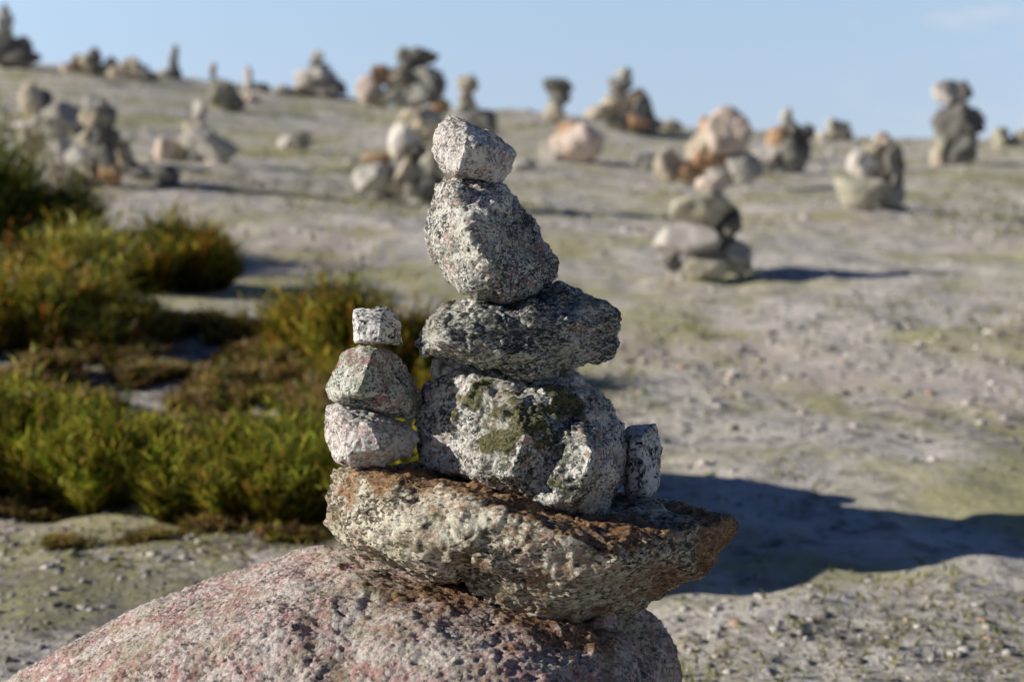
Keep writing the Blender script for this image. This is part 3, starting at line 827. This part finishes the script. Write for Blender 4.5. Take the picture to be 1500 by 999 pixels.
def scatter(npeb, y0, y1, smin, smax, seed, power=1.0):
    r = np.random.default_rng(seed)
    y = y0 * (y1 / y0) ** (r.random(npeb) ** power)
    x = (r.random(npeb) * 2 - 1) * (0.46 * y + 0.5)
    dens = vnoise(np.stack([x * 1.3, y * 1.3, 0 * x], 1), 88) + r.random(npeb) * 1.2
    keep = dens > 0.25
    x, y = x[keep], y[keep]
    m = len(x)
    size = smin * (smax / smin) ** (r.random(m) ** 4.5) * (y / 2.0) ** 0.55
    z = terrain(x, y)
    vv = P_V[None] * (1 + r.normal(0, 0.16, (m, len(P_V), 1)))
    vv = vv * np.stack([r.uniform(.7, 1.3, m), r.uniform(.7, 1.3, m), r.uniform(.45, .9, m)], 1)[:, None]
    a = r.random(m) * 6.28
    ca, sa = np.cos(a)[:, None], np.sin(a)[:, None]
    vx = vv[:, :, 0] * ca - vv[:, :, 1] * sa
    vy = vv[:, :, 0] * sa + vv[:, :, 1] * ca
    vv = np.stack([vx, vy, vv[:, :, 2]], 2) * size[:, None, None]
    vv[:, :, 0] += x[:, None]; vv[:, :, 1] += y[:, None]; vv[:, :, 2] += (z - size * 0.12)[:, None]
    pal = np.array([(0.50, 0.47, 0.44), (0.36, 0.34, 0.32), (0.60, 0.56, 0.51), (0.18, 0.17, 0.16), (0.62, 0.52, 0.45), (0.66, 0.62, 0.57), (0.54, 0.38, 0.28), (0.30, 0.29, 0.18)])
    pr = np.array([.28, .24, .11, .22, .04, .015, .02, .075]); pr = pr / pr.sum()
    c = pal[r.choice(len(pal), m, p=pr)] * r.uniform(.75, 1.2, (m, 1))
    return vv.reshape(-1, 3), (P_F[None] + (np.arange(m) * len(P_V))[:, None, None]).reshape(-1, 3), np.repeat(c, len(P_V), 0)


Vs, Fs, Cs, off = [], [], [], 0
for args in ((46000, 1.1, 4.5, .0013, .0115, 1), (7000, 3.5, 9, .0018, .012, 2), (2600, 7, 23, .004, .022, 3)):
    v, f, c = scatter(*args)
    Vs.append(v); Fs.append(f + off); Cs.append(c); off += len(v)
me = quick_mesh("gravel", np.concatenate(Vs), np.concatenate(Fs), 3)
add_col(me, 'col', np.concatenate(Cs))
tag(link("gravel", me, attr_mat("gravel_stone")), "loose grey and beige gravel strewn over the ground", "gravel", None, "stuff")

# ------------------------------------------------------------------ vegetation
M_leaf = attr_mat("heath_leaf", 0.6, 0.45, False)


def blades(roots, length, lean, width, rng, basec, tipc, tipv=None, droop=0.3, segs=3):
    """thin curved leaves; roots (N,3), lean (N,2) horizontal direction*amount"""
    m = len(roots)
    V = []; C = []
    side = rng.random(m) * 6.28
    sx, sy = np.cos(side), np.sin(side)
    for k in range(segs + 1):
        t = k / segs
        h = length * (t - droop * 0.5 * t * t)
        cx = roots[:, 0] + lean[:, 0] * length * t ** 1.5
        cy = roots[:, 1] + lean[:, 1] * length * t ** 1.5
        cz = roots[:, 2] + h
        w = width * (1 - 0.85 * t ** 1.5) * 0.5
        V.append(np.stack([cx - sx * w, cy - sy * w, cz], 1)); V.append(np.stack([cx + sx * w, cy + sy * w, cz], 1))
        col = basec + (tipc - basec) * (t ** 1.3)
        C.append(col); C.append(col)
    V = np.stack(V, 1); C = np.stack(C, 1)
    nv = 2 * (segs + 1)
    f = np.array([[2 * k, 2 * k + 1, 2 * k + 3, 2 * k + 2] for k in range(segs)])
    F = (f[None] + (np.arange(m) * nv)[:, None, None]).reshape(-1, 4)
    return V.reshape(-1, 3), F, C.reshape(-1, 3)


GREEN = np.array([(0.28, 0.30, 0.03), (0.48, 0.46, 0.05), (0.20, 0.27, 0.022), (0.52, 0.40, 0.06), (0.44, 0.26, 0.05)])
OCHRE = np.array([(0.56, 0.30, 0.04), (0.42, 0.31, 0.04), (0.55, 0.22, 0.04), (0.22, 0.24, 0.03)])
STRAW = np.array([(0.62, 0.48, 0.20), (0.50, 0.40, 0.12), (0.28, 0.28, 0.05)])
DEEP = np.array([(0.10, 0.13, 0.018), (0.20, 0.20, 0.022), (0.06, 0.09, 0.015), (0.40, 0.33, 0.04)])


def bush(name, label, clumps, pal, dens, seed, leaf=0.05, width=0.0026, group="heath bushes and tussocks behind the cairn"):
    """clumps: (px, py of foot, radius px, height px)"""
    r = np.random.default_rng(seed)
    Vs, Fs, Cs, off = [], [], [], 0
    sV, sF, sC, soff = [], [], [], 0
    g0 = None
    for (px, py, rad, ht) in clumps:
        g, s = ground(px, py)
        if g0 is None: g0 = g
        R, H = rad * s / FPX, ht * s / FPX
        m = int(dens)
        # shoots spread through a dome, leaves along each shoot
        a = r.random(m) * 6.28; q = np.sqrt(r.random(m)) * (1 + 0.22 * np.sin(3 * a + px) + 0.12 * np.sin(7 * a + py))
        rx, ry = R * q * np.cos(a) * 0.7, R * q * np.sin(a) * 0.7
        hh = H * np.sqrt(np.clip(1 - 0.72 * q * q, 0.10, 1)) * r.uniform(0.55, 1.05, m)
        lq = np.stack([g[0] + rx, g[1] + ry, 0 * rx], 1)
        lump = 0.92 + 0.38 * vnoise(lq * 22 * 2.4 / s, seed) + 0.28 * vnoise(lq * 55 * 2.4 / s, seed + 1)
        hh = hh * np.clip(lump, 0.35, 1.5)
        hh = np.where(r.random(m) < 0.12, hh * r.uniform(1.1, 1.4, m), hh)
        roots = np.stack([g[0] + rx, g[1] + ry, terrain(g[0] + rx, g[1] + ry) - 0.005], 1)
        lean = np.stack([rx, ry], 1) / R * 0.75 + r.normal(0, 0.13, (m, 2))
        pick = pal[r.integers(0, len(pal), m)] * r.uniform(.45, 1.35, (m, 1))
        tone = 0.5 + 0.9 * (vnoise(lq * 30 * 2.4 / s, seed + 5) * 0.5 + 0.5)
        pick = np.minimum(pick * tone[:, None] * 1.8, 0.85)
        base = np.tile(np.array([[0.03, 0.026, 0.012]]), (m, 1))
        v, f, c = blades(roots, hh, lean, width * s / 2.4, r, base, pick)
        sV.append(v); sF.append(f + soff); sC.append(c); soff += len(v)
        # leaflets
        per = 9
        t = np.tile(np.linspace(0.3, 1.0, per), m) + r.normal(0, .06, m * per)
        rr = np.repeat(roots, per, 0); ll = np.repeat(lean, per, 0); h2 = np.repeat(hh, per)
        pos = np.stack([rr[:, 0] + ll[:, 0] * h2 * t ** 1.5, rr[:, 1] + ll[:, 1] * h2 * t ** 1.5, rr[:, 2] + h2 * (t - .15 * t * t)], 1)
        ln = r.normal(0, 0.8, (m * per, 2)) + ll * 0.6
        lc = np.repeat(pick, per, 0) * r.uniform(.6, 1.25, (m * per, 1)) * (0.16 + 0.84 * np.clip(t, 0, 1) ** 2.4)[:, None]  # leaflets painted darker down the shoot as interior shade
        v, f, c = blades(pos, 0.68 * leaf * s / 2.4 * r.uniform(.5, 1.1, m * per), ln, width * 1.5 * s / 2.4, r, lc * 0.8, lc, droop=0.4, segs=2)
        Vs.append(v); Fs.append(f + off); Cs.append(c); off += len(v)
    root = bpy.data.objects.new(name, None); COL.objects.link(root)
    root.location = tuple(g0); root.empty_display_size = 0.1
    tag(root, label, "bush", group)
    for nm, A, B, C in (("stems", sV, sF, sC), ("foliage", Vs, Fs, Cs)):
        me = quick_mesh(nm, np.concatenate(A) - g0[None], np.concatenate(B), 4)
        add_col(me, 'col', np.concatenate(C))
        o = link(nm, me, M_leaf)
        o.parent = root
    return root


bush("heath_bush", "dark green tall bush at the left frame edge, farthest back", [(30, 385, 110, 165), (-60, 390, 110, 190), (95, 400, 60, 80)], DEEP, 2200, 201, .03)
bush("heath_bush", "round dark bush with orange-tipped shoots in front of the conical cairn", [(240, 425, 85, 110), (290, 425, 50, 80), (190, 420, 60, 95)], np.concatenate([OCHRE, DEEP, DEEP]), 2000, 202, .028)
bush("heath_bush", "straw-tipped spreading bush at the left edge, over the dark hollow", [(60, 500, 130, 130), (-40, 500, 120, 150), (170, 510, 80, 75), (20, 480, 50, 150), (110, 470, 40, 130)], np.concatenate([OCHRE, DEEP, STRAW]), 2200, 203, .03)
bush("heath_bush", "orange-green bush right behind the little left stack", [(535, 560, 85, 165), (610, 560, 55, 115), (470, 545, 60, 120), (520, 610, 60, 90), (600, 620, 60, 80)], np.concatenate([OCHRE, DEEP]), 1900, 204, .035)
bush("heath_bush", "bright green low bush at the left edge, nearest the pink boulder", [(40, 720, 120, 150), (150, 735, 90, 120), (-70, 710, 120, 150), (90, 700, 60, 140)], np.concatenate([GREEN, GREEN, DEEP]), 2600, 205, .035)
bush("heath_bush", "shaded green bush touching the left side of the brown slab", [(290, 750, 100, 105), (400, 760, 90, 125), (470, 745, 80, 140), (350, 720, 70, 110)], np.concatenate([GREEN, DEEP, DEEP]), 2600, 206, .035)
bush("heath_bush", "green bush peeping out between the little stack and the mossy stone", [(560, 775, 70, 140), (640, 780, 60, 150)], np.concatenate([GREEN, DEEP]), 2200, 207, .035)
HS = "stones of the unseen shadow-casting stack added behind the sharp cairn"  # stack added out of sight to cast the broad shadow at right
far_stone("broad lowest front stone of the unseen shadow-casting stack added behind the sharp cairn", HS, 765, 735, 240, 190, 2.17, 'grey', 0, 350, 1.0)
far_stone("broad lowest rear stone of the unseen shadow-casting stack added behind the sharp cairn", HS, 750, 680, 200, 200, 2.48, 'grey', 0, 300, 1.0)
far_stone("middle stone of the unseen shadow-casting stack added behind the sharp cairn", HS, 750, 600, 190, 180, 2.25, 'grey', 5, 330)
far_stone("topmost stone of the unseen shadow-casting stack added behind the sharp cairn", HS, 770, 492, 150, 110, 2.2, 'grey', 0, 160)
BROWN = np.array([(0.42, 0.22, 0.11), (0.32, 0.22, 0.09), (0.54, 0.35, 0.20), (0.26, 0.22, 0.05)])
bush("heath_bush", "low brown heather straggling over the pebbles between the bushes", [(400, 590, 80, 34), (330, 640, 70, 30), (450, 640, 60, 55), (290, 600, 60, 22), (380, 530, 70, 26), (440, 690, 50, 70), (220, 560, 80, 30), (120, 600, 70, 26), (480, 620, 50, 80), (500, 680, 40, 110), (260, 490, 80, 34), (340, 500, 60, 40), (420, 560, 80, 50), (180, 530, 70, 30), (330, 575, 60, 36), (60, 560, 80, 40), (250, 640, 70, 30)], np.concatenate([BROWN, BROWN, DEEP]), 620, 208, .022)

bush("heath_bush", "dry brown fringe of low growth along the foot of the green bushes at left", [(35, 752, 75, 24), (150, 745, 60, 18), (210, 790, 45, 13), (330, 772, 80, 26), (95, 800, 35, 11), (430, 790, 60, 22), (270, 752, 50, 34)], np.concatenate([BROWN, GREEN[1:2]]), 230, 209, .024)

# scattered low moss and grass tips
r = np.random.default_rng(55)
m = 36000
y = 1.6 * (20 / 1.6) ** r.random(m)
x = (r.random(m) * 2 - 1) * (0.46 * y + 0.4)
dn = vnoise(np.stack([x * 1.1, y * 1.1, 0 * x], 1), 301) + 0.7 * vnoise(np.stack([x * 3.7, y * 3.7, 0 * x], 1), 302)
k = dn + r.normal(0, .12, m) > 0.52
x, y = x[k], y[k]; m = len(x)
rt = np.stack([x, y, terrain(x, y) - 0.002], 1)
pk = np.array([(0.44, 0.44, 0.12), (0.34, 0.34, 0.10), (0.52, 0.47, 0.20), (0.26, 0.25, 0.10)])[r.integers(0, 4, m)]
v, f, c = blades(rt, r.uniform(.008, .022, m) * (y / 2.5) ** .6, r.normal(0, .6, (m, 2)), 0.006 * (y / 2.5) ** .7, r, pk * .6, pk, segs=2)
me = quick_mesh("moss", v, f, 4)
add_col(me, 'col', c)
tag(link("moss", me, M_leaf), "yellow-green moss and short grass growing in patches on the gravel", "moss", None, "stuff")

# ------------------------------------------------------------------ light
EL, AZ = math.radians(22.5), math.radians(6)
L = Vector((-math.cos(AZ) * math.cos(EL), -math.sin(AZ) * math.cos(EL), math.sin(EL)))
sd = bpy.data.lights.new("sun", 'SUN')
sd.energy = 5.0
sd.angle = math.radians(0.5)
sd.color = (1.0, 0.94, 0.84)
so = bpy.data.objects.new("sun", sd)
COL.objects.link(so)
so.location = (-5, -1, 4)
so.rotation_euler = L.to_track_quat('Z', 'Y').to_euler()

wd = bpy.data.worlds.new("World")
sc.world = wd
wd.use_nodes = True
nt = wd.node_tree
nt.nodes.clear()
tcw = nt.nodes.new('ShaderNodeTexCoord')
lift = nt.nodes.new('ShaderNodeVectorMath'); lift.operation = 'ADD'
lift.inputs[1].default_value = (0, 0, 0.30)
nrm = nt.nodes.new('ShaderNodeVectorMath'); nrm.operation = 'NORMALIZE'
nt.links.new(tcw.outputs['Generated'], lift.inputs[0])
nt.links.new(lift.outputs[0], nrm.inputs[0])
sky = nt.nodes.new('ShaderNodeTexSky')
sky.sky_type = 'NISHITA'
sky.sun_disc = False
sky.sun_elevation = EL
sky.sun_rotation = math.radians(-91)
sky.air_density = 1.0
sky.dust_density = 0.2
sky.ozone_density = 2.0
nt.links.new(nrm.outputs[0], sky.inputs['Vector'])
sep = nt.nodes.new('ShaderNodeSeparateXYZ')
nt.links.new(tcw.outputs['Generated'], sep.inputs[0])
# bright hazy band near the horizon, deep clear blue overhead
hz = nt.nodes.new('ShaderNodeValToRGB')
hz.color_ramp.elements[0].position = 0.02
hz.color_ramp.elements[0].color = (2.95, 2.2, 1.72, 1)
hz.color_ramp.elements[1].position = 0.12
hz.color_ramp.elements[1].color = (3.15, 2.6, 2.08, 1)
e = hz.color_ramp.elements.new(0.30); e.color = (0.36, 0.52, 0.86, 1)
e = hz.color_ramp.elements.new(0.9); e.color = (0.20, 0.30, 0.56, 1)
nt.links.new(sep.outputs['Z'], hz.inputs[0])
mul = nt.nodes.new('ShaderNodeMix'); mul.data_type = 'RGBA'; mul.blend_type = 'MULTIPLY'
mul.inputs[0].default_value = 1
nt.links.new(sky.outputs[0], mul.inputs[6]); nt.links.new(hz.outputs[0], mul.inputs[7])
mr = nt.nodes.new('ShaderNodeMapRange'); mr.interpolation_type = 'SMOOTHSTEP'
mr.inputs['From Min'].default_value = -0.2; mr.inputs['From Max'].default_value = 0.8
mr.inputs['To Min'].default_value = 0.5; mr.inputs['To Max'].default_value = 1.0
nt.links.new(sep.outputs['Y'], mr.inputs['Value'])
mx = nt.nodes.new('ShaderNodeMapRange'); mx.interpolation_type = 'SMOOTHSTEP'
mx.inputs['From Min'].default_value = -0.6; mx.inputs['From Max'].default_value = 0.35
mx.inputs['To Min'].default_value = 0.93; mx.inputs['To Max'].default_value = 0.93
nt.links.new(sep.outputs['X'], mx.inputs['Value'])
mm_ = nt.nodes.new('ShaderNodeMath'); mm_.operation = 'MULTIPLY'
nt.links.new(mr.outputs[0], mm_.inputs[0]); nt.links.new(mx.outputs[0], mm_.inputs[1])
mul2 = nt.nodes.new('ShaderNodeMix'); mul2.data_type = 'RGBA'; mul2.blend_type = 'MULTIPLY'; mul2.inputs[0].default_value = 1
nt.links.new(mul.outputs[2], mul2.inputs[6]); nt.links.new(mm_.outputs[0], mul2.inputs[7])
cv = nt.nodes.new('ShaderNodeMapping'); cv.inputs['Scale'].default_value = (9, 9, 26)
nt.links.new(tcw.outputs['Generated'], cv.inputs['Vector'])
cn = nt.nodes.new('ShaderNodeTexNoise'); cn.inputs['Scale'].default_value = 1.6; cn.inputs['Detail'].default_value = 5
nt.links.new(cv.outputs[0], cn.inputs['Vector'])
cr = nt.nodes.new('ShaderNodeMapRange'); cr.interpolation_type = 'SMOOTHSTEP'
cr.inputs['From Min'].default_value = 0.50; cr.inputs['From Max'].default_value = 0.72
nt.links.new(cn.outputs['Fac'], cr.inputs['Value'])
cw = nt.nodes.new('ShaderNodeVectorMath'); cw.operation = 'DISTANCE'
cw.inputs[1].default_value = (0.33, 0.94, 0.045)
nt.links.new(tcw.outputs['Generated'], cw.inputs[0])
cd_ = nt.nodes.new('ShaderNodeMapRange'); cd_.interpolation_type = 'SMOOTHSTEP'
cd_.inputs['From Min'].default_value = 0.03; cd_.inputs['From Max'].default_value = 0.16
cd_.inputs['To Min'].default_value = 0.45; cd_.inputs['To Max'].default_value = 0.0
nt.links.new(cw.outputs['Value'], cd_.inputs['Value'])
cm = nt.nodes.new('ShaderNodeMath'); cm.operation = 'MULTIPLY'
nt.links.new(cr.outputs[0], cm.inputs[0]); nt.links.new(cd_.outputs[0], cm.inputs[1])
cx = nt.nodes.new('ShaderNodeMix'); cx.data_type = 'RGBA'
nt.links.new(cm.outputs[0], cx.inputs[0]); nt.links.new(mul2.outputs[2], cx.inputs[6])
cx.inputs[7].default_value = (5.6, 5.7, 6.0, 1)
bg = nt.nodes.new('ShaderNodeBackground')
bg.inputs['Strength'].default_value = 0.13
wo = nt.nodes.new('ShaderNodeOutputWorld')
nt.links.new(cx.outputs[2], bg.inputs['Color'])
nt.links.new(bg.outputs[0], wo.inputs['Surface'])

sc.render.engine = 'CYCLES'
sc.view_settings.view_transform = 'Standard'
sc.view_settings.look = 'None'
sc.view_settings.exposure = 0
sc.view_settings.gamma = 1
